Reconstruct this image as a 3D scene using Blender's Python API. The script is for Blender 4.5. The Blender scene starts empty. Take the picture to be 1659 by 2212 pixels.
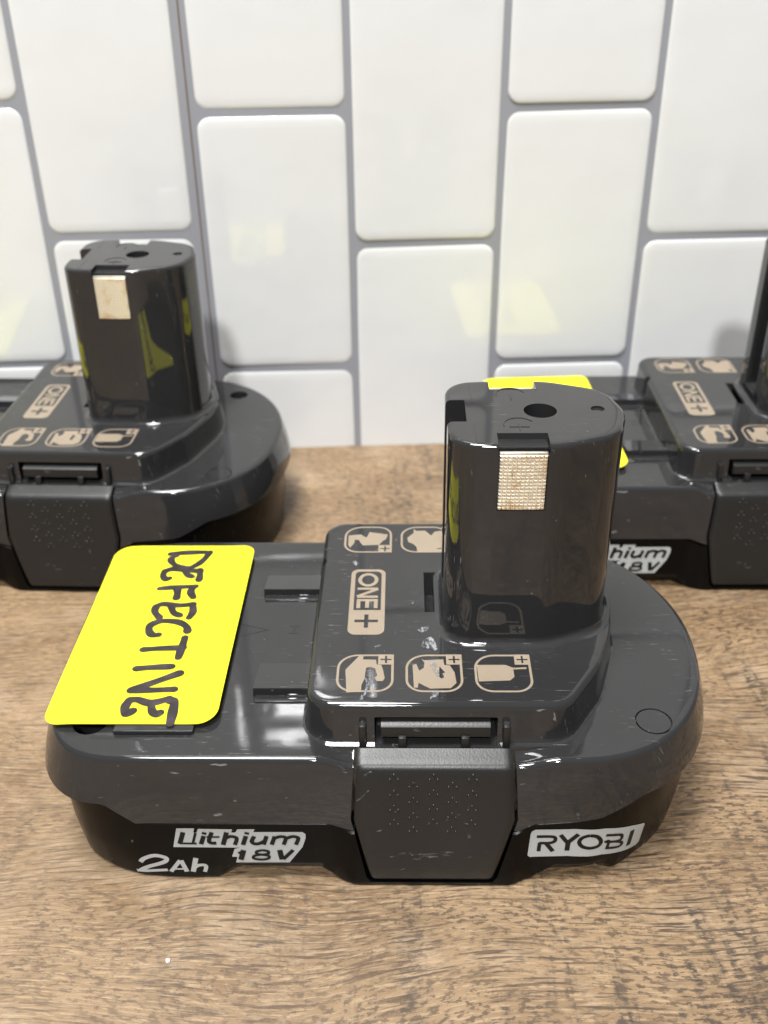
import bpy, bmesh, math, random
from mathutils import Vector, Matrix, geometry
from mathutils.bvhtree import BVHTree

scene = bpy.context.scene
coll = scene.collection
MM = 0.001
random.seed(7)

# ------------------------------------------------------------------ camera
def cam_axes(p, roll, yaw):
    p, roll, yaw = map(math.radians, (p, roll, yaw))
    f = Vector((math.sin(yaw) * math.cos(p), math.cos(yaw) * math.cos(p), -math.sin(p)))
    r = Vector((math.cos(yaw), -math.sin(yaw), 0))
    u = r.cross(f)
    return r * math.cos(roll) + u * math.sin(roll), -r * math.sin(roll) + u * math.cos(roll), f
cd = bpy.data.cameras.new('camera')
cam = bpy.data.objects.new('camera', cd)
coll.objects.link(cam)
r_, u_, f_ = cam_axes(31.33, -0.79, 2.04)
m3 = Matrix((r_, u_, -f_)).transposed()
cam.matrix_world = Matrix.Translation((0, 0, 0.1482)) @ m3.to_4x4()
cd.sensor_fit = 'VERTICAL'
cd.sensor_height = 36.0
cd.lens = 36.0 * 2200.4 / 2212.0
cd.clip_start = 0.005
cd.clip_end = 20
cd.dof.use_dof = True
cd.dof.focus_distance = 0.168
cd.dof.aperture_fstop = 26
scene.camera = cam

# ------------------------------------------------------------------ light
world = bpy.data.worlds.new('World')
scene.world = world
world.use_nodes = True
bg = world.node_tree.nodes['Background']
bg.inputs[0].default_value = (0.93, 0.97, 1.0, 1)
bg.inputs[1].default_value = 0.20
scene.cycles.blur_glossy = 0.0

def lamp(name, loc, target, size, watts, col):
    l = bpy.data.lights.new(name, 'AREA')
    l.shape = 'DISK'
    l.size = size
    l.energy = watts
    l.color = col
    o = bpy.data.objects.new(name, l)
    coll.objects.link(o)
    o.location = loc
    o.rotation_euler = (Vector(target) - Vector(loc)).to_track_quat('-Z', 'Y').to_euler()
    return o
lamp('ceiling_lamp', (-0.14, -1.20, 1.53), (0, 0.15, 0), 0.16, 34.0, (1.0, 1.0, 1.0))
lamp('ceiling_lamp', (-0.16, 0.0, 1.12), (0, 0.15, 0), 0.36, 22.0, (1.0, 0.995, 0.985))

vs = scene.view_settings
vs.view_transform = 'Standard'
vs.look = 'None'
vs.exposure = 0.0
vs.gamma = 1.0
vs.use_curve_mapping = False
scene.render.resolution_x = 768
scene.render.resolution_y = 1024

# ------------------------------------------------------------------ materials
def mat(name, col, rough=0.4, metal=0.0, spec=0.5):
    m = bpy.data.materials.new(name)
    m.use_nodes = True
    b = m.node_tree.nodes['Principled BSDF']
    b.inputs['Base Color'].default_value = (*col, 1)
    b.inputs['Roughness'].default_value = rough
    b.inputs['Metallic'].default_value = metal
    b.inputs['Specular IOR Level'].default_value = spec
    return m
class NT:
    def __init__(s, m):
        s.t = m.node_tree; s.b = s.t.nodes['Principled BSDF']
    def n(s, typ, **k):
        x = s.t.nodes.new(typ)
        for a, v in k.items():
            if a.startswith('i_'):
                x.inputs[a[2:].replace('_', ' ')].default_value = v
            else:
                setattr(x, a, v)
        return x
    def l(s, a, b): s.t.links.new(a, b)
    def math(s, op, a, b=None, clamp=False):
        x = s.t.nodes.new('ShaderNodeMath'); x.operation = op; x.use_clamp = clamp
        for i, v in enumerate((a, b)):
            if v is None: continue
            if isinstance(v, (int, float)): x.inputs[i].default_value = v
            else: s.l(v, x.inputs[i])
        return x.outputs[0]
    def mix(s, fac, a, b):
        x = s.t.nodes.new('ShaderNodeMix'); x.data_type = 'RGBA'
        if isinstance(fac, (int, float)): x.inputs[0].default_value = fac
        else: s.l(fac, x.inputs[0])
        for i, v in ((6, a), (7, b)):
            if isinstance(v, tuple): x.inputs[i].default_value = (*v, 1)
            else: s.l(v, x.inputs[i])
        return x.outputs[2]
    def ramp(s, fac, p0, p1):
        x = s.t.nodes.new('ShaderNodeMapRange'); x.inputs[1].default_value = p0; x.inputs[2].default_value = p1
        s.l(fac, x.inputs[0]); return x.outputs[0]
    def noise(s, vec, scale, detail=3, rough=0.5, stretch=None, rot=0.0, loc=(0, 0, 0)):
        if stretch:
            mp = s.n('ShaderNodeMapping'); mp.inputs['Scale'].default_value = stretch
            mp.inputs['Rotation'].default_value = (0, 0, rot); mp.inputs['Location'].default_value = loc
            s.l(vec, mp.inputs[0]); vec = mp.outputs[0]
        x = s.n('ShaderNodeTexNoise'); x.inputs['Scale'].default_value = scale
        x.inputs['Detail'].default_value = detail; x.inputs['Roughness'].default_value = rough
        s.l(vec, x.inputs['Vector']); return x.outputs[0]
    def bump(s, h, strength, dist, prev=None):
        x = s.n('ShaderNodeBump'); x.inputs['Strength'].default_value = strength; x.inputs['Distance'].default_value = dist
        s.l(h, x.inputs['Height'])
        if prev is not None: s.l(prev, x.inputs['Normal'])
        s.l(x.outputs[0], s.b.inputs['Normal']); return x.outputs[0]

def plastic(name, col, rough, grain, scratch, spec=0.5):
    m = mat(name, col, rough, spec=spec); k = NT(m)
    tc = k.n('ShaderNodeTexCoord').outputs['Object']
    sm = k.noise(tc, 60, 4, 0.6)                      # handling smears
    fine = k.noise(tc, 2600, 2, 0.5)
    sc1 = k.noise(tc, 260, 3, 0.5, (1, 22, 1), 0.6)
    s = k.math('MULTIPLY', k.ramp(sc1, 0.67, 0.72), k.ramp(sm, 0.48, 0.60))
    r = k.math('ADD', k.math('MULTIPLY', k.ramp(sm, 0.45, 0.75), 0.05), rough)
    r = k.math('ADD', r, k.math('MULTIPLY', s, 0.3))
    k.l(r, k.b.inputs['Roughness'])
    speck = k.ramp(k.noise(tc, 1100, 1, 0.4), 0.785, 0.82)
    s2 = k.math('MAXIMUM', k.math('MULTIPLY', s, scratch), k.math('MULTIPLY', speck, 0.3))
    c = k.mix(s2, col, (0.26, 0.26, 0.26))
    k.l(c, k.b.inputs['Base Color'])
    k.bump(fine, grain, 0.00004)
    return m
M_cover = plastic('charcoal_gloss_plastic', (0.0205, 0.0205, 0.0212), 0.03, 0.02, 0.6, 0.55)
M_base = plastic('black_brown_plastic', (0.0020, 0.0019, 0.0018), 0.24, 0.2, 0.1, 0.12)
M_latch = plastic('charcoal_satin_plastic', (0.0125, 0.0124, 0.0122), 0.36, 0.5, 0.5, 0.4)
M_slot_shade = mat('slot_shade_black', (0.006, 0.006, 0.006), 0.5)  # near-black colour standing for shade inside the stem notches
M_tan = mat('tan_pad_print', (0.225, 0.180, 0.130), 0.45)
M_silver = mat('silver_pad_print', (0.42, 0.44, 0.44), 0.4)
M_print_dark = mat('dark_print_gap', (0.006, 0.0056, 0.0052), 0.3, spec=0.2)
M_scuff = mat('white_scuff', (0.20, 0.21, 0.22), 0.6)
k = NT(M_scuff); tc = k.n('ShaderNodeTexCoord').outputs['Object']
k.l(k.ramp(k.noise(tc, 1500, 4, 0.7, (1, 0.35, 1), 0.5), 0.42, 0.60), k.b.inputs['Alpha'])

M_scuff2 = mat('faint_scratch', (0.10, 0.10, 0.10), 0.6)
k = NT(M_scuff2); tc = k.n('ShaderNodeTexCoord').outputs['Object']
k.l(k.ramp(k.noise(tc, 1500, 4, 0.7, (0.35, 1, 1), 0.3), 0.46, 0.62), k.b.inputs['Alpha'])
M_yellow = mat('fluorescent_yellow_paper', (0.92, 0.86, 0.012), 0.5, spec=0.35)
k = NT(M_yellow); tc = k.n('ShaderNodeTexCoord').outputs['Object']
k.l(k.mix(k.noise(tc, 500, 4), (0.62, 0.585, 0.012), (0.70, 0.665, 0.018)), k.b.inputs['Base Color'])
M_ink = mat('marker_ink', (0.022, 0.014, 0.016), 0.45)
k = NT(M_ink); tc = k.n('ShaderNodeTexCoord').outputs['Object']
k.l(k.mix(k.ramp(k.noise(tc, 420, 3, 0.6), 0.45, 0.75), (0.008, 0.005, 0.006), (0.045, 0.028, 0.033)), k.b.inputs['Base Color'])

M_metal = mat('brass_contact_metal', (0.80, 0.66, 0.46), 0.38, 1.0)
k = NT(M_metal); tc = k.n('ShaderNodeTexCoord').outputs['Object']
k.l(k.mix(k.ramp(k.noise(tc, 330, 3), 0.52, 0.68), (1.0, 0.97, 0.89), (0.86, 0.74, 0.57)), k.b.inputs['Base Color'])

M_tile = mat('white_vinyl_tile', (0.80, 0.80, 0.79), 0.035, spec=0.6)
k = NT(M_tile); pos = k.n('ShaderNodeNewGeometry').outputs['Position']
w1 = k.noise(pos, 55, 2, 0.5)
w2 = k.noise(pos, 190, 3, 0.5)
b1 = k.bump(w1, 0.05, 0.004)
k.bump(w2, 0.07, 0.0006, b1)
k.l(k.mix(k.ramp(k.noise(pos, 14, 3), 0.35, 0.7), (0.66, 0.665, 0.662), (0.64, 0.643, 0.636)), k.b.inputs['Base Color'])
M_grout = mat('grey_grout', (0.262, 0.267, 0.294), 0.5)
M_seam = mat('brown_seam_gap', (0.13, 0.09, 0.06), 0.8)

M_wood = mat('weathered_oak_laminate', (0.36, 0.25, 0.15), 0.42)
k = NT(M_wood); tc = k.n('ShaderNodeTexCoord').outputs['Object']
# gentle warp so the grain wanders
wn = k.n('ShaderNodeTexNoise'); wn.inputs['Scale'].default_value = 9; wn.inputs['Detail'].default_value = 2
k.l(tc, wn.inputs['Vector'])
vm = k.n('ShaderNodeVectorMath', operation='MULTIPLY_ADD'); k.l(wn.outputs[1], vm.inputs[0])
vm.inputs[1].default_value = (0.02, 0.035, 0); k.l(tc, vm.inputs[2]); P = vm.outputs[0]
tone = k.noise(P, 26, 4, 0.65, (0.8, 1.7, 1))
fib = k.noise(P, 1000, 3, 0.7, (0.20, 1.9, 1), 0.06)
fib2 = k.noise(P, 1000, 3, 0.7, (0.48, 1.25, 1), 0.14, (5, 2, 0))
pore = k.noise(P, 1000, 3, 0.6, (0.09, 1.75, 1), 0.07, (9, 4, 0))
patch = k.noise(P, 50, 4, 0.65, (0.8, 1.4, 1), 0, (2, 7, 0))
saw = k.noise(P, 100, 4, 0.7, (1.5, 0.16, 1), -0.20, (1, 3, 0))
spos = k.n('ShaderNodeSeparateXYZ'); k.l(tc, spos.inputs[0])
# the board is paler and finer grained on the left, coarser and darker marked on the right
rt = k.math('ADD', k.math('MULTIPLY', k.ramp(spos.outputs[0], -0.07, 0.05), 0.42), 0.58)
c = k.mix(k.ramp(tone, 0.36, 0.64), (0.158, 0.098, 0.049), (0.250, 0.168, 0.093))
c = k.mix(k.math('MULTIPLY', k.ramp(fib, 0.50, 0.38), 0.60), c, (0.350, 0.252, 0.150))
c = k.mix(k.math('MULTIPLY', k.ramp(patch, 0.47, 0.35), 0.45), c, (0.340, 0.255, 0.167))
dk = k.math('MULTIPLY', k.ramp(fib2, 0.505, 0.575), k.math('ADD', k.math('MULTIPLY', k.ramp(patch, 0.42, 0.58), 0.62), 0.36))
c = k.mix(k.math('MULTIPLY', dk, rt), c, (0.068, 0.042, 0.024))
pm = k.math('MULTIPLY', k.ramp(pore, 0.545, 0.575), k.math('ADD', k.math('MULTIPLY', k.ramp(patch, 0.60, 0.42), 0.65), 0.30))
pm = k.math('MULTIPLY', pm, rt)
c = k.mix(k.math('MULTIPLY', pm, 0.90), c, (0.034, 0.018, 0.010))
sm = k.math('MULTIPLY', k.ramp(saw, 0.525, 0.60), k.ramp(fib2, 0.40, 0.56))
sm = k.math('MULTIPLY', sm, k.math('ADD', k.math('MULTIPLY', k.ramp(spos.outputs[0], -0.02, 0.04), 0.72), 0.20))
c = k.mix(sm, c, (0.040, 0.029, 0.021))
k.l(c, k.b.inputs['Base Color'])
h = k.math('SUBTRACT', fib, k.math('MULTIPLY', pm, 0.6))
k.bump(h, 0.45, 0.0002)
k.l(k.math('ADD', k.math('MULTIPLY', fib2, 0.18), 0.32), k.b.inputs['Roughness'])

# ------------------------------------------------------------------ helpers
def finish(name, me, mats, parent=None, smooth=30):
    for m in (mats if isinstance(mats, (list, tuple)) else [mats]):
        me.materials.append(m)
    if smooth:
        for p in me.polygons: p.use_smooth = True
        me.set_sharp_from_angle(angle=math.radians(smooth))
    o = bpy.data.objects.new(name, me)
    coll.objects.link(o)
    if parent is not None: o.parent = parent
    return o
def mesh_of(bm):
    bmesh.ops.recalc_face_normals(bm, faces=bm.faces[:])
    bmesh.ops.scale(bm, vec=(MM, MM, MM), verts=bm.verts[:])
    me = bpy.data.meshes.new('mesh'); bm.to_mesh(me); bm.free(); return me
def part(name, bm, m, parent, smooth=30, wn=False):
    o = finish(name, mesh_of(bm), m, parent, smooth)
    if wn:
        w = o.modifiers.new('weighted', 'WEIGHTED_NORMAL'); w.keep_sharp = True; w.weight = 80
    return o
def loft(bm, rings, cap0=True, cap1=True):
    vr = [[bm.verts.new(p) for p in r] for r in rings]
    n = len(vr[0])
    for a, b in zip(vr, vr[1:]):
        for i in range(n):
            j = (i + 1) % n
            bm.faces.new((a[i], a[j], b[j], b[i]))
    if cap0: bm.faces.new(vr[0][::-1])
    if cap1: bm.faces.new(vr[-1])
def offset_outline(pts):
    n = len(pts); out = []
    for i in range(n):
        a = pts[i - 1]; b = pts[(i + 1) % n]
        t = Vector((b[0] - a[0], b[1] - a[1])).normalized()
        out.append(Vector((t.y, -t.x)))          # outward for counter-clockwise outlines
    return out
def round_poly(pts, seg=10):
    # pts: (x, y, radius), counter-clockwise
    out = []; n = len(pts)
    for i in range(n):
        p = Vector(pts[i][:2]); a = (Vector(pts[i - 1][:2]) - p).normalized(); b = (Vector(pts[(i + 1) % n][:2]) - p).normalized()
        r = pts[i][2]
        ang = a.angle(b); d = r / math.tan(ang / 2)
        if r <= 0: out.append(p); continue
        s = p + a * d; e = p + b * d
        c = p + (a + b).normalized() * (r / math.sin(ang / 2))
        a0 = math.atan2(s.y - c.y, s.x - c.x); a1 = math.atan2(e.y - c.y, e.x - c.x)
        dd = (a1 - a0 + math.pi) % (2 * math.pi) - math.pi
        for q in range(seg + 1):
            th = a0 + dd * q / seg
            out.append(Vector((c.x + r * math.cos(th), c.y + r * math.sin(th))))
    return out
def resample(pts, step):
    out = []
    n = len(pts)
    for i in range(n):
        a = Vector(pts[i]); b = Vector(pts[(i + 1) % n]); L = (b - a).length
        q = max(1, int(round(L / step)))
        for j in range(q): out.append(a.lerp(b, j / q))
    return out
def box(bm, x0, x1, y0, y1, z0, z1, bev=0.0, seg=2):
    r = bmesh.ops.create_cube(bm, size=1)
    for v in r['verts']:
        v.co = Vector(((x0 + x1) / 2 + v.co.x * (x1 - x0), (y0 + y1) / 2 + v.co.y * (y1 - y0), (z0 + z1) / 2 + v.co.z * (z1 - z0)))
    if bev:
        es = list({e for v in r['verts'] for e in v.link_edges})
        bmesh.ops.bevel(bm, geom=es, offset=bev, segments=seg, affect='EDGES', profile=0.5)
def prism(bm, poly, axis, a, b):
    # poly in the two other axes, extruded along axis from a to b
    def P(q, h):
        return {'x': (h, q[0], q[1]), 'y': (q[0], h, q[1]), 'z': (q[0], q[1], h)}[axis]
    v0 = [bm.verts.new(P(q, a)) for q in poly]; v1 = [bm.verts.new(P(q, b)) for q in poly]
    n = len(poly)
    for i in range(n):
        j = (i + 1) % n; bm.faces.new((v0[i], v0[j], v1[j], v1[i]))
    bm.faces.new(v0[::-1]); bm.faces.new(v1)
def cyl(bm, x, y, r, z0, z1, n=48):
    prism(bm, [(x + r * math.cos(2 * math.pi * i / n), y + r * math.sin(2 * math.pi * i / n)) for i in range(n)], 'z', z0, z1)
def boolean(o, cutters):
    # cut with each bmesh in turn, keep the evaluated mesh
    tmp = []
    for bm in cutters:
        me = mesh_of(bm); c = bpy.data.objects.new('cutter', me); coll.objects.link(c); tmp.append(c)
        md = o.modifiers.new('cut', 'BOOLEAN'); md.operation = 'DIFFERENCE'; md.object = c; md.solver = 'EXACT'
    dg = bpy.context.evaluated_depsgraph_get()
    me = bpy.data.meshes.new_from_object(o.evaluated_get(dg))
    old = o.data; o.modifiers.clear(); o.data = me
    bpy.data.meshes.remove(old)
    for c in tmp:
        m = c.data; bpy.data.objects.remove(c); bpy.data.meshes.remove(m)
    for p in me.polygons: p.use_smooth = True
    me.set_sharp_from_angle(angle=math.radians(30))
    w = o.modifiers.new('weighted', 'WEIGHTED_NORMAL'); w.keep_sharp = True; w.weight = 80
    return o
def sstep(a, b, x):
    t = min(1.0, max(0.0, (x - a) / (b - a))); return t * t * (3 - 2 * t)
def lin(a, b, x): return min(1.0, max(0.0, (x - a) / (b - a)))

# flat print: polygons / strokes given in 2D and laid on a surface by a mapping function
def add_poly(bm, pts, fn, h, cut=None, both=False):
    vs_ = [Vector((p[0], p[1], 0)) for p in pts]
    tris = geometry.tessellate_polygon([vs_])
    b2 = bmesh.new()
    vv = [b2.verts.new(p) for p in vs_]
    for t in tris:
        try: b2.faces.new([vv[i] for i in t])
        except ValueError: pass
    if cut:
        x0 = min(p[0] for p in pts); x1 = max(p[0] for p in pts); x = x0 + cut
        while x < x1:
            bmesh.ops.bisect_plane(b2, geom=b2.verts[:] + b2.edges[:] + b2.faces[:], plane_co=(x, 0, 0), plane_no=(1, 0, 0)); x += cut
    if both:
        y0 = min(p[1] for p in pts); y1 = max(p[1] for p in pts); y = y0 + cut
        while y < y1:
            bmesh.ops.bisect_plane(b2, geom=b2.verts[:] + b2.edges[:] + b2.faces[:], plane_co=(0, y, 0), plane_no=(0, 1, 0)); y += cut
    mp = {}
    for v in b2.verts: mp[v] = bm.verts.new(fn(v.co.x, v.co.y, h))
    for f in b2.faces: bm.faces.new([mp[v] for v in f.verts])
    b2.free()
def smooth_line(pts, n=6):
    if len(pts) < 3: return [Vector(p) for p in pts]
    P = [Vector(p) for p in pts]; out = []
    for i in range(len(P) - 1):
        a = P[max(0, i - 1)]; b = P[i]; c = P[i + 1]; d = P[min(len(P) - 1, i + 2)]
        for j in range(n):
            t = j / n
            out.append(0.5 * ((2 * b) + (c - a) * t + (2 * a - 5 * b + 4 * c - d) * t * t + (3 * b - a - 3 * c + d) * t ** 3))
    out.append(P[-1]); return out
def stroke_poly(pts, w, round_caps=False, vary=0.0):
    P = [Vector(p) for p in pts]; L = []; R = []; n = len(P)
    ph = random.random() * 9
    for i in range(n):
        if i == 0: t = P[1] - P[0]
        elif i == n - 1: t = P[-1] - P[-2]
        else: t = (P[i + 1] - P[i]).normalized() + (P[i] - P[i - 1]).normalized()
        t = t.normalized(); nn = Vector((-t.y, t.x)); hw = w / 2
        if 0 < i < n - 1:
            cs = abs(nn.dot(Vector((-(P[i + 1] - P[i]).normalized().y, (P[i + 1] - P[i]).normalized().x))))
            hw /= max(0.55, cs)
        hw *= 1 + vary * math.sin(ph + i * 0.55)
        L.append(P[i] + nn * hw); R.append(P[i] - nn * hw)
    if round_caps:
        def capp(c, d, a):
            a0 = math.atan2(d.y, d.x)
            return [c + Vector((math.cos(a0 + s), math.sin(a0 + s))) * a for s in (0.9, 0.45, 0, -0.45, -0.9)]
        e = capp(P[-1], (P[-1] - P[-2]), w / 2); s = capp(P[0], (P[0] - P[1]), w / 2)
        return L, e, R, s
    return L, [], R, []
def add_stroke(bm, pts, w, fn, h, round_caps=False, vary=0.0):
    L, e, R, s = stroke_poly(pts, w, round_caps, vary)
    lv = [bm.verts.new(fn(p.x, p.y, h)) for p in L]; rv = [bm.verts.new(fn(p.x, p.y, h)) for p in R]
    for i in range(len(lv) - 1): bm.faces.new((lv[i], lv[i + 1], rv[i + 1], rv[i]))
    if e: bm.faces.new([lv[-1]] + [bm.verts.new(fn(p.x, p.y, h)) for p in e] + [rv[-1]])
    if s: bm.faces.new([rv[0]] + [bm.verts.new(fn(p.x, p.y, h)) for p in s] + [lv[0]])
def rrect(x0, x1, y0, y1, r, seg=6):
    rr = r if isinstance(r, (list, tuple)) else (r,) * 4
    return round_poly([(x0, y0, rr[0]), (x1, y0, rr[1]), (x1, y1, rr[2]), (x0, y1, rr[3])], seg)
D = {}
D["drill"] = [[-1.89,-15.86],[-1.06,-15.93],[-1.2,-16.75],[1.09,-16.87],[1.2,-18.13],[2.01,-18.25],[2.36,-19.74],[2.64,-21.69],[2.33,-22.41],[1.3,-22.41],[0.88,-21.57],[1.38,-20.96],[0.98,-19.25],[0.16,-18.75],[-0.56,-19.0],[-0.68,-20.24],[-0.71,-21.7],[-1.21,-23.38],[-1.23,-25.14],[-3.65,-25.27],[-3.88,-22.19],[-4.09,-19.51]]
D["saw"] = [[8.93,-16.47],[9.24,-16.98],[12.67,-16.72],[12.78,-18.23],[13.75,-18.35],[14.48,-20.2],[14.68,-22.86],[13.68,-24.17],[10.22,-24.29],[8.35,-22.88],[8.18,-24.06],[7.55,-24.06],[7.36,-18.24],[8.01,-17.99],[8.47,-19.73],[9.29,-18.98],[9.39,-17.74]]
D["sawhole"] = [[11.96,-18.61],[12.87,-20.21],[12.39,-20.45],[12.67,-21.42],[12.18,-21.79],[11.76,-21.18]]
D["light"] = [[18.36,-18.19],[23.21,-18.18],[24.47,-18.92],[24.49,-21.31],[23.69,-22.21],[18.45,-22.48]]
D["cord"] = [[24.33,-19.18],[26.75,-19.03]]
D["grinder"] = [[-5.46,22.89],[-2.94,23.25],[-1.93,22.16],[-1.64,22.34],[-1.21,24.15],[2.62,23.23],[2.16,21.26],[1.78,21.09],[0.85,19.32],[-2.41,19.15],[-3.03,20.39],[-3.25,21.1],[-4.13,21.28],[-4.17,20.04],[-4.96,18.29],[-5.39,19.34]]
D["router"] = [[6.61,21.97],[7.89,23.77],[8.0,25.41],[8.38,24.67],[10.34,24.67],[11.48,22.85],[12.29,24.3],[13.67,24.66],[14.47,25.03],[14.31,17.91],[13.06,17.56],[12.27,16.53],[8.68,16.54],[8.42,18.61],[7.76,19.66],[6.8,20.37]]
D["scuffs"] = [[[8.28,-8.7],[9.06,-7.73],[10.34,-7.6],[10.06,-8.83],[9.54,-9.38],[8.87,-9.24]],[[8.98,-13.12],[9.51,-11.0],[10.7,-10.46],[11.49,-12.32],[11.77,-13.9],[11.09,-14.68],[10.62,-13.77],[9.79,-13.9]],[[-0.63,-21.7],[-0.08,-21.45],[0.12,-22.9],[-0.28,-25.26],[-0.85,-27.11],[-1.54,-27.22],[-0.76,-25.02],[-0.35,-23.14]],[[10.29,-17.73],[11.35,-17.48],[11.78,-19.23],[11.88,-21.18],[11.4,-21.43],[10.8,-19.72]],[[10.35,-25.46],[11.7,-24.76],[11.4,-26.96],[11.1,-26.38],[10.08,-26.96]],[[-4.25,12.85],[-3.73,13.69],[-3.03,12.69],[-3.55,11.7]],[[0.68,-13.39],[1.33,-12.87],[2.0,-13.0],[1.18,-13.6]],[[7.23,-0.75],[7.77,-0.1],[7.59,-0.66]],[[3.97,-9.52],[4.55,-8.84],[4.34,-9.52]]]
D["hand"] = [[[-43.63,26.08],[-40.23,26.56],[-36.47,26.72]],[[-35.46,26.72],[-36.15,24.29],[-37.35,22.16],[-38.92,20.96],[-41.07,21.38],[-42.67,22.7],[-43.28,24.3],[-42.43,25.37]],[[-43.57,19.72],[-42.1,20.54],[-39.04,20.02],[-36.33,19.71]],[[-43.61,19.92],[-43.78,18.28],[-42.99,16.85],[-42.32,17.16]],[[-39.82,20.23],[-38.83,18.53],[-37.75,17.76]],[[-36.48,20.23],[-36.14,18.27],[-36.07,16.5]],[[-43.4,13.56],[-40.83,13.96],[-36.43,14.35]],[[-40.11,13.96],[-39.65,12.29],[-39.49,10.27]],[[-36.55,14.25],[-37.05,12.53],[-36.2,10.6]],[[-42.93,7.43],[-41.7,8.28],[-38.51,7.81],[-35.78,8.23]],[[-42.95,7.53],[-42.85,5.67],[-41.58,3.85]],[[-39.99,7.43],[-39.1,5.44],[-37.75,4.53]],[[-35.82,8.18],[-35.38,5.67],[-35.78,3.85]],[[-35.3,-0.59],[-35.8,0.95],[-37.77,2.41],[-40.84,2.68],[-42.66,1.52],[-42.77,-0.16],[-41.86,-1.63],[-40.72,-1.63]],[[-42.55,-6.12],[-39.66,-5.78],[-35.2,-5.53]],[[-35.41,-2.53],[-35.46,-5.28],[-35.56,-8.36]],[[-42.59,-11.58],[-39.83,-11.22],[-36.31,-10.97]],[[-34.42,-12.78],[-37.8,-14.79],[-42.23,-17.45]],[[-42.23,-17.45],[-38.53,-17.36],[-34.61,-17.13]],[[-41.94,-20.03],[-40.62,-19.8],[-38.08,-20.67],[-35.08,-19.57]],[[-41.9,-19.95],[-42.28,-21.73],[-41.84,-23.39],[-40.73,-22.61]],[[-37.99,-20.52],[-37.42,-22.6],[-36.48,-23.59],[-35.92,-23.02]],[[-34.86,-20.08],[-34.0,-20.29],[-33.78,-22.95],[-33.69,-25.67]]]
D["lith_bg"] = [[-33.09,11.87],[-30.03,11.89],[-30.27,10.85],[-29.72,10.86],[-29.37,11.77],[-23.51,11.69],[-23.75,10.9],[-23.05,10.9],[-22.62,11.72],[-19.67,11.74],[-19.94,11.04],[-11.5,11.1],[-11.0,10.58],[-11.06,9.51],[-11.7,7.34],[-14.18,3.39],[-23.57,3.32],[-23.19,4.75],[-24.13,4.81],[-23.52,6.79],[-22.55,7.11],[-34.14,7.19]]
D["lith"] = [[[[-32.03,10.96],[-32.9,8.07]],36],[[[-32.95,8.19],[-29.97,8.15]],20],[[[-29.89,10.86],[-30.59,8.3]],20],[[[-28.55,10.07],[-29.24,8.0]],34],[[[-28.33,10.99],[-28.49,10.44]],34],[[[-27.08,11.0],[-27.76,8.94],[-27.39,8.32],[-26.54,8.33]],32],[[[-28.09,9.83],[-25.86,9.84]],18],[[[-24.54,11.01],[-25.41,7.87]],36],[[[-24.95,9.42],[-24.05,9.98],[-23.11,9.8],[-22.94,9.28],[-23.38,7.88]],30],[[[-21.28,10.12],[-21.96,7.89]],34],[[[-20.99,11.04],[-21.14,10.55]],34],[[[-19.85,10.07],[-20.37,8.83],[-19.95,8.22],[-19.09,8.29],[-18.2,8.85]],32],[[[-17.73,10.14],[-18.39,7.98]],32],[[[-16.31,10.09],[-16.99,7.99]],32],[[[-16.45,9.63],[-15.36,10.03],[-14.53,9.86],[-14.5,9.33],[-14.92,8.0]],30],[[[-14.55,9.49],[-13.36,10.05],[-12.42,9.87],[-12.34,9.35],[-12.8,8.02]],30],[[[-21.96,6.58],[-22.64,4.12]],40],[[[-22.97,5.76],[-22.12,6.4]],20],[[[-18.68,6.61],[-17.74,6.36],[-17.79,5.74],[-18.77,5.48],[-19.71,5.72],[-19.67,6.29],[-18.68,6.61]],24],[[[-18.98,5.48],[-17.72,5.2],[-17.87,4.47],[-19.08,4.21],[-20.34,4.52],[-20.19,5.18],[-18.98,5.48]],24],[[[-15.69,6.69],[-15.42,4.24]],40],[[[-13.34,6.71],[-15.2,4.34]],30]]
D["ah"] = [[[[-40.54,2.31],[-39.64,3.46],[-37.72,4.33],[-35.93,3.96],[-35.82,3.13],[-37.12,2.26],[-39.27,1.24],[-40.83,-0.04]],36],[[[-41.56,-0.27],[-35.83,0.75]],28],[[[-33.35,3.25],[-35.29,0.27]],32],[[[-33.2,3.25],[-32.45,0.29]],36],[[[-34.44,0.99],[-32.7,1.0]],16],[[[-30.52,3.87],[-31.36,0.27]],38],[[[-31.1,1.31],[-30.2,1.99],[-29.21,2.06],[-28.94,1.58],[-29.29,0.28]],30]]
D["ry_bg"] = [[27.59,11.55],[28.16,11.92],[34.92,12.1],[40.29,11.34],[42.79,10.43],[45.4,9.49],[47.86,8.24],[48.09,7.84],[47.7,2.92],[47.22,2.46],[45.38,2.93],[42.73,3.87],[40.2,4.74],[33.99,5.42],[27.62,5.16],[27.19,5.67],[27.18,6.22],[27.41,11.01]]
D["ry"] = [[[[28.49,10.27],[31.08,10.29],[31.7,9.86],[31.54,9.1],[30.75,8.7],[29.26,8.65],[29.07,8.21],[29.03,6.63]],40],[[[30.16,8.66],[31.49,6.65]],48],[[[32.52,10.73],[33.9,8.67]],46],[[[35.55,10.83],[33.93,8.89],[33.87,6.82]],52],[[[37.58,10.34],[38.9,9.75],[39.66,8.4],[39.3,7.33],[37.92,7.12],[36.5,7.68],[35.83,8.82],[36.3,9.91],[37.58,10.34]],44],[[[40.48,9.61],[43.0,8.65],[43.57,8.0],[43.42,7.21],[42.35,7.24],[40.66,7.91],[41.16,7.78],[40.93,6.14]],36],[[[42.35,7.24],[43.5,6.5],[43.77,5.68],[43.05,5.39],[40.68,6.27]],36],[[[45.56,8.25],[45.22,4.24]],50]]
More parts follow.
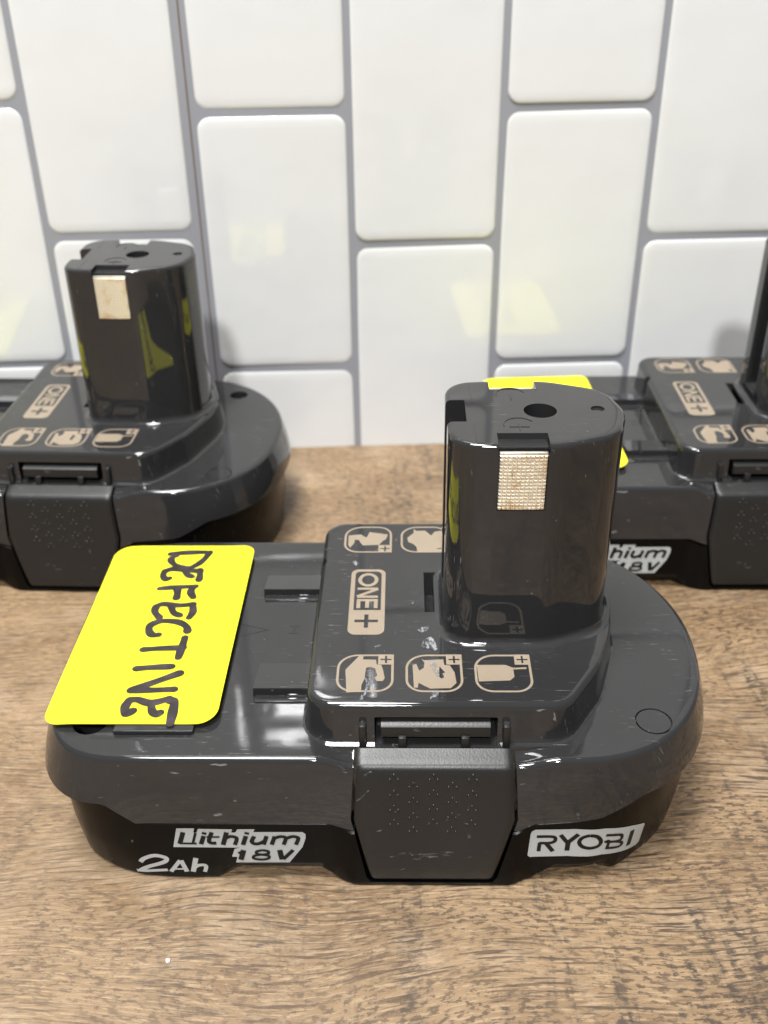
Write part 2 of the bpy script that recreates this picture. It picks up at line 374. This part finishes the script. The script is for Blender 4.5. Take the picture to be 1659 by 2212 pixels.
# ------------------------------------------------------------------ setting: counter and tiled wall
WALL_Y = 286.1
bm = bmesh.new()
box(bm, -700, 700, -700, WALL_Y + 0.3, -40, -1.0)
counter = part('counter', bm, M_wood, None, smooth=0)
counter['kind'] = 'structure'; counter['label'] = 'brown weathered oak laminate counter top'

bm = bmesh.new()
box(bm, -420, 420, WALL_Y, WALL_Y + 12, -38, 520)
wall = part('wall', bm, M_grout, None, smooth=0)
wall['kind'] = 'structure'; wall['label'] = 'white vertical tile backsplash wall with grey grout'
TW, TH, GR = 41.3, 72.75, 1.9
def tile_mesh(w, h):
    bm = bmesh.new()
    prof = [(0, 0.0), (0.0, -0.06), (0.3, -0.20), (0.8, -0.29), (1.6, -0.345), (2.9, -0.39)]
    loft(bm, [[(p.x, d, p.y) for p in rrect(-w / 2 + o, w / 2 - o, -h / 2 + o, h / 2 - o, 3.4 - o, 6)] for o, d in prof], False, True)
    me = mesh_of(bm)
    me.materials.append(M_tile)
    for p in me.polygons: p.use_smooth = len(p.vertices) == 4
    return me
tm = tile_mesh(TW - GR, TH - GR)
def tile(x, z):
    o = bpy.data.objects.new('tile', tm); coll.objects.link(o); o.parent = wall
    o.location = (x * MM, (WALL_Y - 0.05) * MM, z * MM)
    o.rotation_euler = (random.uniform(-.007, .007), 0, random.uniform(-.007, .007))
for c in range(-6, 7):
    if c >= -1:                       # right hand sheet of tiles
        x = 2.3 + TW * (c + 0.5); z0 = 26.0 if c % 2 else 63.0
    else:                             # left hand sheet, hung a little higher
        x = -41.2 + TW * (c + 1.5) ; z0 = 29.4 if c % 2 else 66.6
        z0 = {0: 29.4, 1: 67.0}[(c + 1) % 2] if False else (67.0 if c % 2 == 0 else 29.4)
    for r in range(-2, 6):
        zc = z0 + TH * (r + 0.5)
        if zc + TH / 2 < 0 or zc > 480: continue
        tile(x, zc)
bm = bmesh.new(); box(bm, -40.05, -39.65, WALL_Y - 0.12, WALL_Y + 0.2, 0, 500)
part('sheet_seam', bm, M_seam, wall, smooth=0)

# ------------------------------------------------------------------ battery pack (millimetres, x along the pack, y to the back, z up)
HB, HP, HT = 27.3, 35.0, 74.3
BW = 32.7
def body_outline():
    pts = []
    N = 70
    for i in range(N + 1):            # right end, front (-y) to back (+y)
        th = -math.pi / 2 + math.pi * i / N
        cs, sn = math.cos(th), math.sin(th)
        e = 2.3 if sn < 0 else 1.97
        pts.append((33 + 27 * abs(cs) ** (2 / e), BW * math.copysign(abs(sn) ** (2 / e), sn)))
    for i in range(1, 69): pts.append((33 - i, BW))
    for i in range(N + 1):
        th = math.pi / 2 + math.pi * i / N
        cs, sn = math.cos(th), math.sin(th)
        pts.append((-36 - 20.5 * abs(cs) ** (2 / 3.6), BW * math.copysign(abs(sn) ** (2 / 3.6), sn)))
    for i in range(1, 69): pts.append((-36 + i, -BW))
    out = []
    for p in pts:
        if not out or (Vector(p) - Vector(out[-1])).length > 0.15: out.append(p)
    if (Vector(out[0]) - Vector(out[-1])).length < 0.15: out.pop()
    return out
OUT = body_outline(); NRM = offset_outline(OUT)
def front_u(p):                        # mirrored so that both long sides carry a latch bay
    return p[0]
def zpart(p):
    u = p[0]
    e = max(lin(39.6, 44.2, -u), lin(38.8, 45.5, u))
    z = 13.6 + 5.0 * e + 1.2 * lin(27, 39, u) * (1 - e)
    d = min(lin(-7.0, -3.2, u), lin(28.0, 25.2, u)) if -7 < u < 28 else 0
    return z - 1.6 * d
def drop(p):
    u = p[0]
    return 1.5 * min(sstep(-8.5, -2.5, u), sstep(32, 24.5, u)) if p[1] < 0 else 0
def endw(u): return max(lin(38, 48, u), lin(38, 48, -u))
def bulge(u): return min(sstep(-7, -2, u), sstep(28, 24, u))
def ring(of, zf):
    return [(p[0] + n.x * of(p), p[1] + n.y * of(p), zf(p)) for p, n in zip(OUT, NRM)]
def K(c): return lambda p: c
OB = lambda p: 1.5 + (0.6 if p[0] > 0 else 1.3) * endw(p[0])
rings = [ring(K(-4.0), K(6.0)), ring(K(-1.5), zpart), ring(lambda p: OB(p) - 0.15, zpart), ring(OB, lambda p: zpart(p) + 0.15)]
for t in (0.25, 0.5, 0.75, 1.0):
    rings.append(ring(lambda p: OB(p) * (1 - t) + 0.35 * t + 0.25 * math.sin(math.pi * t), lambda p: (zpart(p) + 0.15) * (1 - t) + (26.1 - drop(p)) * t))
for a in (18, 36, 54, 72, 90):
    s, c_ = math.sin(math.radians(a)), math.cos(math.radians(a))
    rings.append(ring(K(0.35 - 1.15 * (1 - c_)), lambda p: 26.1 - drop(p) + 1.15 * s))
rings.append(ring(K(-1.4), lambda p: 27.26 - drop(p)))
rings.append(ring(K(-4.6), K(HB)))
bm = bmesh.new(); loft(bm, rings)
cover_bm = bm

BO = lambda p: 0.9 - (0.7 if p[0] > 0 else 0.6) * endw(p[0])
def cham(p):
    u = p[0]
    return max(min(lin(-27, -23.5, u), lin(-5.5, -9, u)), min(lin(28, 31.5, u), lin(43, 40, u)))
brings = [ring(lambda p: BO(p) - 0.8 - 3.0 * cham(p) + 1.4 * bulge(p[0]) - 1.5 * endw(p[0]), K(-1.0)),
          ring(lambda p: BO(p) - 0.25 - 2.4 * cham(p) + 1.5 * bulge(p[0]) - 1.4 * endw(p[0]), K(-0.85)),
          ring(lambda p: BO(p) - 0.05 - 0.1 * cham(p) + 1.5 * bulge(p[0]) - 1.2 * endw(p[0]), lambda p: 0.0 + 2.4 * cham(p)),
          ring(lambda p: BO(p) + 1.3 * bulge(p[0]) - 0.8 * endw(p[0]), lambda p: 3.2 + 0.3 * cham(p)),
          ring(lambda p: BO(p) + 1.0 * bulge(p[0]) - 0.3 * endw(p[0]), K(7.5)),
          ring(lambda p: BO(p) + 0.7 * bulge(p[0]), lambda p: zpart(p) - 0.75),
          ring(lambda p: BO(p) - 0.3 + 0.6 * bulge(p[0]), lambda p: zpart(p) - 0.45),
          ring(K(-2.2), lambda p: zpart(p) - 0.45), ring(K(-5), K(9.5))]
bm = bmesh.new(); loft(bm, brings); base_bm = bm

# printing is laid on the front skin of the base
base_bm.normal_update()
BVH = BVHTree.FromBMesh(base_bm)
def front_fn(x, z, h):
    best = None
    for dx, dz in ((0.0131, 0.0077), (-0.0173, 0.0119), (0.0061, -0.0213)):
        q = BVH.ray_cast(Vector((x + dx, -80, z + dz)), Vector((0, 1, 0)))
        if q[0] is not None and (best is None or q[0].y < best[0].y): best = q
    loc, nor = best[0], best[1]
    nor = nor if nor.length > 0.5 else Vector((0, -1, 0))
    if nor.y > 0: nor = -nor
    return (x + nor.x * h, loc.y + nor.y * h, z + nor.z * h)

# latch bay
LU = lambda z: (0.1 + (-2.6 - 0.1) * lin(0, 14.7, z)) if z < 14.7 else (-2.6 + 0.7 * lin(14.7, 26, z))
LR = lambda z: (21.2 + (24.5 - 21.2) * lin(0, 14.7, z)) if z < 14.7 else (24.5 - 0.8 * lin(14.7, 26, z))
def bay_cutter():
    g = 0.55
    poly = [(LU(0) - g + 0.6, -0.0), (LR(0) + g - 0.6, -0.0), (LR(1.2) + g, 1.2), (LR(14.7) + g, 14.7), (LR(26) + g, 26), (LR(26) + g, 45), (LU(26) - g, 45), (LU(26) - g, 26), (LU(14.7) - g, 14.7), (LU(1.2) - g, 1.2)]
    b = bmesh.new(); prism(b, poly, 'y', -45, -29.6); return b

root = bpy.data.objects.new('battery_pack', None); coll.objects.link(root)
root.empty_display_size = 0.02
base = part('base', base_bm, M_base, root)
boolean(base, [bay_cutter()])
cover = part('cover', cover_bm, M_cover, root)
def hole(x, y, r, z0, z1):
    b = bmesh.new(); cyl(b, x, y, r, z0, z1); return b
def ring_cut(x, y, r0, r1, z0, z1, n=48):
    b = bmesh.new()
    R = [[(x + r * math.cos(2 * math.pi * i / n), y + r * math.sin(2 * math.pi * i / n), z) for i in range(n)] for r, z in ((r0, z0), (r1, z0), (r1, z1), (r0, z1), (r0, z0))]
    vr = [[b.verts.new(q) for q in r] for r in R[:4]]
    for a in range(4):
        A, B_ = vr[a], vr[(a + 1) % 4]
        for i in range(n): b.faces.new((A[i], A[(i + 1) % n], B_[(i + 1) % n], B_[i]))
    return b
boolean(cover, [bay_cutter(), hole(45.4, 21.8, 2.5, 15, 40), hole(-47.8, -24.2, 3.0, 15, 40), ring_cut(48.3, -23.6, 2.85, 3.15, 26.6, 40)])

# latch panel
prof = [(-0.35, -32.0), (0.15, -34.2), (0.5, -34.75), (1.2, -35.0), (4, -35.05), (8, -34.95), (12, -34.7), (14.7, -34.5), (18, -34.2), (21, -33.9), (23.6, -33.55), (24.9, -33.25), (25.6, -32.85), (25.95, -32.3), (26.3, -31.4), (27.0, -29.9), (26.8, -29.3)]
cols = [0, 0.012, 0.03, 0.06] + [0.06 + 0.88 * i / 14 for i in range(1, 14)] + [0.94, 0.97, 0.988, 1.0]
bm = bmesh.new(); G = []
for z, y in prof:
    a, b_ = LU(max(z, 0)), LR(max(z, 0))
    if z < 1.2: s = 0.6 * (1 - max(0, z) / 1.2) ** 2; a += s; b_ -= s
    row = []
    for c in cols:
        e = min(c, 1 - c); dip = 0.45 * (1 - min(1, e / 0.03)) ** 2
        cave = 0.35 * math.exp(-((c - 0.5) / 0.3) ** 2) * sstep(2, 10, z) * sstep(25, 20, z)
        row.append(bm.verts.new((a + (b_ - a) * c, y + dip + cave, z)))
    row = [bm.verts.new((a, y + 2.6, z))] + row + [bm.verts.new((b_, y + 2.6, z))]
    G.append(row)
for A, B_ in zip(G, G[1:]):
    for i in range(len(A) - 1): bm.faces.new((A[i], A[i + 1], B_[i + 1], B_[i]))
latch = part('latch_panel', bm, M_latch, root, smooth=40)
def panel_y(x, z):
    for a, b_ in zip(prof, prof[1:]):
        if a[0] <= z <= b_[0]:
            y = a[1] + (b_[1] - a[1]) * (z - a[0]) / (b_[0] - a[0]); break
    c = (x - LU(z)) / (LR(z) - LU(z))
    return y + 0.35 * math.exp(-((c - 0.5) / 0.3) ** 2) * sstep(2, 10, z) * sstep(25, 20, z)
bm = bmesh.new()
for ci, cu in enumerate((4.2, 7.4, 10.75, 13.9, 17.2)):
    for zc in ((23.9, 20.6, 17.4, 14.3) if ci % 2 == 0 else (22.3, 19.0, 15.7, 12.6)):
        for du, dz in ((0, 0.5), (-0.66, -0.4), (0.66, -0.4)):
            x, z = cu + du, zc + dz; y = panel_y(x, z)
            top_ = bm.verts.new((x, y - 0.24, z))
            rg1 = [bm.verts.new((x + 0.17 * math.cos(q), y - 0.17, z + 0.17 * math.sin(q))) for q in [math.pi * i / 4 for i in range(8)]]
            rg0 = [bm.verts.new((x + 0.26 * math.cos(q), y + 0.08, z + 0.26 * math.sin(q))) for q in [math.pi * i / 4 for i in range(8)]]
            for i in range(8):
                j = (i + 1) % 8
                bm.faces.new((rg0[i], rg0[j], rg1[j], rg1[i])); bm.faces.new((rg1[i], rg1[j], top_))
grip = part('grip_dots', bm, M_latch, latch, smooth=60); grip['kind'] = 'stuff'
# hook of the latch and its two posts
bm = bmesh.new()
hp_ = [(-29.0, 28.7), (-29.25, 29.0), (-29.1, 30.9), (-28.7, 31.2), (-26.6, 31.9), (-25.0, 31.9), (-25.0, 28.7)]
prism(bm, hp_, 'x', 2.1, 20.1)
hook = part('hook', bm, M_latch, latch, smooth=25)
for u in (5.6, 16.0):
    bm = bmesh.new(); box(bm, u - 0.7, u + 0.7, -29.9, -26.5, 26.2, 29.2, 0.25); part('hook_post', bm, M_latch, latch)

# platform
PO = resample(round_poly([(-9.9, -27.9, 4.2), (32.5, -27.9, 5.5), (39.2, -17.5, 14), (44.9, 0, 25), (39.2, 17.5, 14), (32.5, 27.9, 5.5), (-9.9, 27.9, 4.2)], 10), 1.2)
PN = offset_outline(PO)
bm = bmesh.new(); pr_ = [(1.9, 26.6), (1.75, 27.2), (1.15, 27.5), (0.85, 28.1), (0.75, 29.5), (0.45, 33.7)]
for a in (15, 30, 45, 60, 75, 90): pr_.append((0.45 - 1.25 * (1 - math.cos(math.radians(a))), 33.75 + 1.25 * math.sin(math.radians(a))))
pr_.append((-1.8, HP))
loft(bm, [[(p.x + n.x * o, p.y + n.y * o, z) for p, n in zip(PO, PN)] for o, z in pr_])
plat = part('platform', bm, M_cover, root)
cuts = []
b = bmesh.new(); box(b, 1.0, 21.3, -31, -24.2, 26.9, 32.5, 0.25, 2); cuts.append(b)
b = bmesh.new(); box(b, 9.7, 14, -3.2, 9.6, 29.5, 38); cuts.append(b)
b = bmesh.new(); cyl(b, -11.0, 13.6, 1.7, 29.3, 38, 32); cuts.append(b)
boolean(plat, cuts)
for u in (-0.95, 22.75):
    bm = bmesh.new(); box(bm, u - 0.62, u + 0.62, -29.9, -27.8, 26.4, 31.7, 0.3); part('latch_rib', bm, M_latch, plat)

# raised wedges and ledge on the flat end
def wedge(x0, x1, yf, yb, h, name):
    bm = bmesh.new()
    vv = [bm.verts.new(q) for q in [(x0, yf, HB - 1), (x1, yf, HB - 1), (x1, yb, HB - 1), (x0, yb, HB - 1), (x0 + 0.15, yf + 0.04, HB + h), (x1, yf + 0.04, HB + h), (x1, yb, HB + 0.04), (x0 + 0.2, yb, HB + 0.04)]]
    for f in ((0, 3, 2, 1), (4, 5, 6, 7), (0, 1, 5, 4), (2, 3, 7, 6), (0, 4, 7, 3), (1, 2, 6, 5)): bm.faces.new([vv[i] for i in f])
    bmesh.ops.bevel(bm, geom=[e for e in bm.edges if all(v.co.z > HB + 0.5 for v in e.verts)], offset=0.12, segments=2, affect='EDGES')
    part(name, bm, M_cover, root, wn=True)
    bm = bmesh.new(); box(bm, x0 + 0.5, x1, yf - 1.7, yf + 0.5, HB - 0.6, HB + 0.28, 0.15); part('rail_step', bm, M_cover, root)
wedge(-22.3, -10.2, 12.3, 19.6, 1.7, 'rail')
wedge(-20.8, -10.2, -17.6, -8.6, 1.8, 'rail')
bm = bmesh.new(); box(bm, -43.2, -29.6, -27.3, 26.0, HB - 1, HB + 0.85, 0.3); part('raised_pad', bm, M_cover, root, wn=True)
# moulded arrow and letter H on the flat end
def top_fn(zz): return lambda x, y, h: (x, y, zz + h)
def ridge(name, strokes, w, zz, hgt, parent):
    bm = bmesh.new()
    for s in strokes:
        L, _, R, _ = stroke_poly([Vector(q) for q in s], w)
        n = len(L)
        a = [bm.verts.new((p.x, p.y, zz - 0.1)) for p in L]; b_ = [bm.verts.new((p.x, p.y, zz - 0.1)) for p in R]
        c = [bm.verts.new((p.x, p.y, zz + hgt)) for p in [l.lerp(r, 0.25) for l, r in zip(L, R)]]; d = [bm.verts.new((p.x, p.y, zz + hgt)) for p in [l.lerp(r, 0.75) for l, r in zip(L, R)]]
        for i in range(n - 1):
            bm.faces.new((a[i], a[i + 1], c[i + 1], c[i])); bm.faces.new((c[i], c[i + 1], d[i + 1], d[i])); bm.faces.new((d[i], d[i + 1], b_[i + 1], b_[i]))
        bm.faces.new((a[0], c[0], d[0], b_[0])); bm.faces.new((a[-1], b_[-1], d[-1], c[-1]))
    return part(name, bm, M_cover, parent, smooth=0)
ridge('moulded_arrow', [[(-25.5, 3.2), (-20.3, 1.4), (-25.5, -0.6)], [(-23.6, 2.5), (-23.6, 0.2)]], 0.4, HB, 0.06, root)
ridge('moulded_letter', [[(-16.2, 2.6), (-14.2, 2.6)], [(-16.2, 0.4), (-14.2, 0.4)], [(-15.2, 2.5), (-15.2, 0.5)]], 0.4, HB, 0.06, root)

# stem
SP = round_poly([(13.0, -11.9, 5.0), (20.5, -12.5, 8), (30.5, -12.5, 12), (40.6, -8.6, 7), (43.0, 0.0, 10), (40.6, 8.6, 7), (30.5, 12.5, 12), (20.5, 12.5, 8), (13.0, 11.9, 5.0)], 8)
SP = resample(SP, 1.1); SN = offset_outline(SP)
bm = bmesh.new(); sp = [(1.6, 34.4), (1.45, 35.02), (0.9, 35.1), (0.45, 35.35), (0.15, 35.8), (0.05, 36.6), (0.0, 50), (0.0, 73.3)]
for a in (18, 36, 54, 72, 90): sp.append((-0.9 * (1 - math.cos(math.radians(a))), 73.4 + 0.9 * math.sin(math.radians(a))))
sp.append((-1.5, HT))
loft(bm, [[(p.x + n.x * o, p.y + n.y * o, z) for p, n in zip(SP, SN)] for o, z in sp])
stem = part('stem', bm, M_cover, root)
CX0, CX1 = 20.9, 28.7
cuts = []
for s in (-1, 1):
    b = bmesh.new(); ya, yb = sorted((s * 11.7, s * 16)); box(b, CX0, CX1, ya, yb, 62.4, 80); cuts.append(b)
    b = bmesh.new(); ya, yb = sorted((s * 8.2, s * 16)); box(b, CX0 - 0.15, CX1 + 0.15, ya, yb, 72.2, 80); cuts.append(b)
b = bmesh.new(); box(b, 9, 16.2, -4.0, 4.2, 37.5, 80); cuts.append(b)
b = bmesh.new(); cyl(b, 28.6, 0, 2.75, 60, 80); cuts.append(b)
b = bmesh.new(); cyl(b, 38.2, 0.6, 1.15, 73.9, 80, 24); cuts.append(b)
boolean(stem, cuts)
for s in (-1, 1):                      # black block added to paint the shade in the hollow above each contact
    bm = bmesh.new(); ya, yb = sorted((s * 8.0, s * 11.0)); box(bm, CX0 - 0.1, CX1 + 0.1, ya, yb, 71.6, 73.2); part('slot_shade_block', bm, M_slot_shade, stem)
    # knurled metal plate
    bm = bmesh.new(); NX, NZ = 11, 16; X0, X1, Z0, Z1 = CX0 + 0.08, CX1 - 0.08, 62.5, 72.5
    yb = s * 12.35
    Gv = [[bm.verts.new((X0 + (X1 - X0) * i / NX, yb - s * 0.12 * abs(2 * i / NX - 1) ** 2, Z0 + (Z1 - Z0) * j / NZ)) for i in range(NX + 1)] for j in range(NZ + 1)]
    for j in range(NZ):
        for i in range(NX):
            q = (Gv[j][i], Gv[j][i + 1], Gv[j + 1][i + 1], Gv[j + 1][i])
            cc = sum((v.co for v in q), Vector()) / 4
            hh = 0.34 * random.uniform(0.9, 1.1)
            ins = [bm.verts.new(v.co.lerp(cc, 0.52) + Vector((0, s * hh, 0.05))) for v in q]
            for t in range(4): bm.faces.new((q[t], q[(t + 1) % 4], ins[(t + 1) % 4], ins[t]))
            bm.faces.new(ins)
    part('contact', bm, M_metal, stem, smooth=0)
    bm = bmesh.new(); ya, yb2 = sorted((s * 11.6, s * 12.35)); box(bm, X0, X1, ya, yb2, 72.3, 72.9, 0.15); part('contact_lip', bm, M_metal, stem)
# moulded polarity marks on the stem top
def arc(x, y, r, a0, a1, n=14): return [(x + r * math.cos(math.radians(a0 + (a1 - a0) * i / n)), y + r * math.sin(math.radians(a0 + (a1 - a0) * i / n))) for i in range(n + 1)]
ridge('moulded_mark', [arc(24.2, 6.4, 2.5, 20, 190), [(24.2, 6.2), (24.2, 4.2)]], 0.3, HT, 0.10, stem)
ridge('moulded_mark', [arc(24.6, -5.2, 2.5, 30, 190), [(23.0, -6.0), (26.2, -6.0)], [(24.6, -5.0), (24.6, -7.2)]], 0.3, HT, 0.10, stem)
ridge('moulded_mark', [[(17.3, -11.0), (17.5, -4.5)], [(17.5, 4.6), (17.3, 11.0)]], 0.35, HT, 0.06, stem)

# tan printing on the platform
pf = top_fn(HP)
def icon(cx, cy, shapes, plus_top, extra=None):
    bm = bmesh.new(); s = 4.85
    r = [3.0, 3.0, 0.15, 3.6] if plus_top else [3.0, 0.15, 3.0, 3.6]
    o = resample(rrect(cx - s, cx + s, cy - s, cy + s, r, 8), 1.0); nn = offset_outline(o)
    a = [bm.verts.new(pf(p.x, p.y, 0.03)) for p in o]; b_ = [bm.verts.new(pf(p.x - n.x * 0.42, p.y - n.y * 0.42, 0.03)) for p, n in zip(o, nn)]
    for i in range(len(o)):
        j = (i + 1) % len(o); bm.faces.new((a[i], a[j], b_[j], b_[i]))
    for pts in shapes: add_poly(bm, pts, pf, 0.045)
    y1 = cy + s if plus_top else cy - s + 2.7
    add_poly(bm, [(cx + s - 2.7, y1 - 2.7), (cx + s, y1 - 2.7), (cx + s, y1), (cx + s - 2.7, y1)], pf, 0.06)
    if extra: add_stroke(bm, extra, 0.42, pf, 0.052)
    ob = part('printed_icon', bm, M_tan, plat, smooth=0)
    bm = bmesh.new(); px, py = cx + s - 1.35, y1 - 1.35
    add_stroke(bm, [(px - 0.95, py), (px + 0.95, py)], 0.34, pf, 0.075); add_stroke(bm, [(px, py - 0.95), (px, py + 0.95)], 0.34, pf, 0.08)
    part('plus_sign', bm, M_cover, ob, smooth=0)
    return ob
icon(-0.7, -20.3, [D['drill']], True)
ob = icon(11.0, -20.3, [D['saw']], True)
bm = bmesh.new(); add_poly(bm, D['sawhole'], pf, 0.065); part('handle_gap', bm, M_cover, ob, smooth=0)
icon(22.7, -20.3, [D['light']], True, D['cord'])
icon(-1.4, 21.4, [D['grinder']], False)
icon(10.1, 21.4, [D['router']], False)
bm = bmesh.new(); add_poly(bm, rrect(-4.25, 2.35, -9.9, 10.6, 1.5, 8), pf, 0.03); lab = part('printed_panel', bm, M_tan, plat, smooth=0)
bm = bmesh.new(); add_poly(bm, round_poly([(-3.45, -2.6, 0.05), (1.6, -2.6, 0.05), (1.6, 9.8, 1.0), (-3.45, 9.8, 1.0)], 6), pf, 0.05)
add_stroke(bm, [(-3.1, -5.9), (1.15, -5.9)], 0.75, pf, 0.05); add_stroke(bm, [(-0.97, -4.0), (-0.97, -7.9)], 0.75, pf, 0.055)
part('panel_gap', bm, M_cover, lab, smooth=0)
bm = bmesh.new()                       # O N E read from the back to the front
n = 28
oo = [(-0.95 + 1.95 * math.cos(2 * math.pi * i / n), 7.0 + 2.25 * math.sin(2 * math.pi * i / n)) for i in range(n)]
oi = [(-0.95 + 1.22 * math.cos(2 * math.pi * i / n), 7.0 + 1.5 * math.sin(2 * math.pi * i / n)) for i in range(n)]
a = [bm.verts.new(pf(*p, 0.07)) for p in oo]; b_ = [bm.verts.new(pf(*p, 0.07)) for p in oi]
for i in range(n): bm.faces.new((a[i], a[(i + 1) % n], b_[(i + 1) % n], b_[i]))
for i, s in enumerate([[(-2.9, 4.1), (1.0, 4.1)], [(1.0, 4.0), (-2.9, 1.6)], [(-2.9, 1.5), (1.0, 1.5)], [(-2.9, 0.4), (1.0, 0.4)], [(0.66, 0.5), (0.66, -2.1)], [(-0.95, 0.5), (-0.95, -2.0)], [(-2.56, 0.5), (-2.56, -2.1)]]):
    add_stroke(bm, s, 0.72, pf, 0.07 + 0.004 * i)
part('panel_letters', bm, M_tan, lab, smooth=0)

# silver printing on the base
def printed(name, m, parent, polys=(), strokes=(), h=0.04, k_=0.022, cut=1.0):
    bm = bmesh.new()
    for p in polys: add_poly(bm, p, front_fn, h, cut, True)
    for i, (s, w) in enumerate(strokes):
        P = resample_open(smooth_line(s, 5) if len(s) >= 4 else s, 0.35)
        add_stroke(bm, P, w * k_, front_fn, h + 0.003 * i)
    return part(name, bm, m, parent, smooth=0)
def resample_open(pts, step):
    P = [Vector(p) for p in pts]; out = []
    for a, b_ in zip(P, P[1:]):
        q = max(1, int((b_ - a).length / step))
        for j in range(q): out.append(a.lerp(b_, j / q))
    out.append(P[-1]); return out
lg = printed('lithium_logo', M_silver, base, [D['lith_bg']], h=0.07)
printed('logo_letters', M_print_dark, lg, (), D['lith'], 0.13, 0.0235)
printed('capacity_print', M_silver, base, (), [([(q[0], q[1] + 0.55) for q in p_], w_) for p_, w_ in D['ah']], 0.08, 0.0235)
bl = printed('brand_logo', M_silver, base, [D['ry_bg']], h=0.07, cut=0.7)
printed('logo_letters', M_print_dark, bl, (), D['ry'], 0.13, 0.0165)

# fluorescent sticker with handwriting
SZ = HB + 0.95
def st_fn(x, y, h):
    z = SZ + 0.10 * math.sin((y + 25) * 0.12) - 0.9 * lin(-50, -57, x) ** 2 + 0.5 * lin(-31, -26, x) ** 2
    return (x, y, z + h)
out = rrect(-56.0, -25.9, -25.7, 29.2, 3.3, 8)
b2 = bmesh.new(); b2.faces.new([b2.verts.new((p.x, p.y, 0)) for p in out])
for x in [-55 + i * 1.5 for i in range(20)]: bmesh.ops.bisect_plane(b2, geom=b2.verts[:] + b2.edges[:] + b2.faces[:], plane_co=(x, 0, 0), plane_no=(1, 0, 0))
for y in [-24 + i * 3 for i in range(18)]: bmesh.ops.bisect_plane(b2, geom=b2.verts[:] + b2.edges[:] + b2.faces[:], plane_co=(0, y, 0), plane_no=(0, 1, 0))
e = bmesh.ops.extrude_face_region(b2, geom=b2.faces[:])
for v in e['geom']:
    if isinstance(v, bmesh.types.BMVert): v.co.z = 0.12
for v in b2.verts: v.co = Vector(st_fn(v.co.x, v.co.y, v.co.z))
sticker = part('sticker', b2, M_yellow, root, smooth=30)
sticker['label'] = 'bright yellow sticker with rounded corners on the flat end'
bm = bmesh.new()
for i, s in enumerate(D['hand']):
    add_stroke(bm, smooth_line(s, 6), random.uniform(1.45, 1.65), st_fn, 0.15 + 0.004 * i, True, 0.10)
part('handwriting', bm, M_ink, sticker, smooth=0)

# ------------------------------------------------------------------ place the three packs
S = 1.14
def copy_tree(o, parent=None):
    c = o.copy(); coll.objects.link(c)
    if parent is not None: c.parent = parent
    for ch in list(o.children): copy_tree(ch, c)
    return c
left = copy_tree(root); right = copy_tree(root)
for o, x, y, a, lab_ in ((root, 2.69, 134.89, -3.37, 'charcoal battery pack in the foreground with the whole handwritten yellow sticker in view'),
                         (left, -68.7, 216.6, -5.24, 'charcoal battery pack at left against the wall, cut off by the left picture edge'),
                         (right, 79.1, 208.2, -3.4, 'charcoal battery pack at right behind the foreground stem, cut off by the right picture edge')):
    o.location = (x * S * MM, y * S * MM, 0); o.rotation_euler = (0, 0, math.radians(a))
    o['label'] = lab_; o['category'] = 'battery'; o['group'] = 'cordless tool battery packs on the counter'
for c_ in right.children:
    if c_.name.startswith('sticker'):
        c_.location = (0.0033, 0.0, 0.0); c_.rotation_euler = (0, 0, math.radians(3.0)); c_.location.y += 0.0021
        for w_ in c_.children: w_.location = (-0.004, -0.006, 0.0)
for c_ in left.children:
    if c_.name.startswith('sticker'): c_.location = (-0.003, 0.0, 0.0)
# rubbed white scuffs, on the front pack only
pl0 = [c for c in root.children if c.name.startswith('platform')][0]
bm = bmesh.new()
for i, p in enumerate(D['scuffs']):
    q = []
    P = resample([Vector(t) for t in p], 0.25)
    for t in P: q.append((t.x + random.uniform(-.1, .1), t.y + random.uniform(-.1, .1)))
    add_poly(bm, q, pf, 0.09 + 0.003 * i)
sc = part('scuff_marks', bm, M_scuff, pl0, smooth=0); sc['label'] = 'white rubbed scuff marks'
lt0 = [c for c in root.children if c.name.startswith('latch_panel')][0]
def panel_fn(x, z, h): return (x, panel_y(x, z) - h, z)
bm = bmesh.new()
for i, (pts, w_) in enumerate((([(-1.9, 19.2), (-0.9, 20.2), (0.0, 21.3)], 0.3), ([(3.6, 6.6), (5.0, 7.2)], 0.5), ([(7.0, 7.4), (9.0, 6.8), (11.5, 7.0), (14.0, 7.6)], 0.7), ([(10.2, 6.3), (13.6, 6.9)], 0.35), ([(1.0, 12.2), (1.9, 12.7)], 0.35), ([(5.2, 3.4), (5.9, 3.7)], 0.3), ([(-0.6, 24.3), (0.4, 24.9)], 0.4))):
    add_stroke(bm, resample_open(smooth_line(pts, 5), 0.4), w_, panel_fn, 0.05 + 0.003 * i, True, 0.2)
sc = part('scratch_marks', bm, M_scuff2, lt0, smooth=0); sc['label'] = 'faint pale scratches on the latch'
# crumb on the counter
bm = bmesh.new(); bmesh.ops.create_icosphere(bm, subdivisions=2, radius=0.42)
for v in bm.verts: v.co *= random.uniform(0.8, 1.2)
for v in bm.verts: v.co.z = v.co.z * 0.6 - 0.8
crumb = part('crumb', bm, M_tile, None)
crumb.location = (-0.0326, 0.1058, 0.0)
crumb['label'] = 'tiny white crumb on the wood in the left foreground'; crumb['category'] = 'crumb'
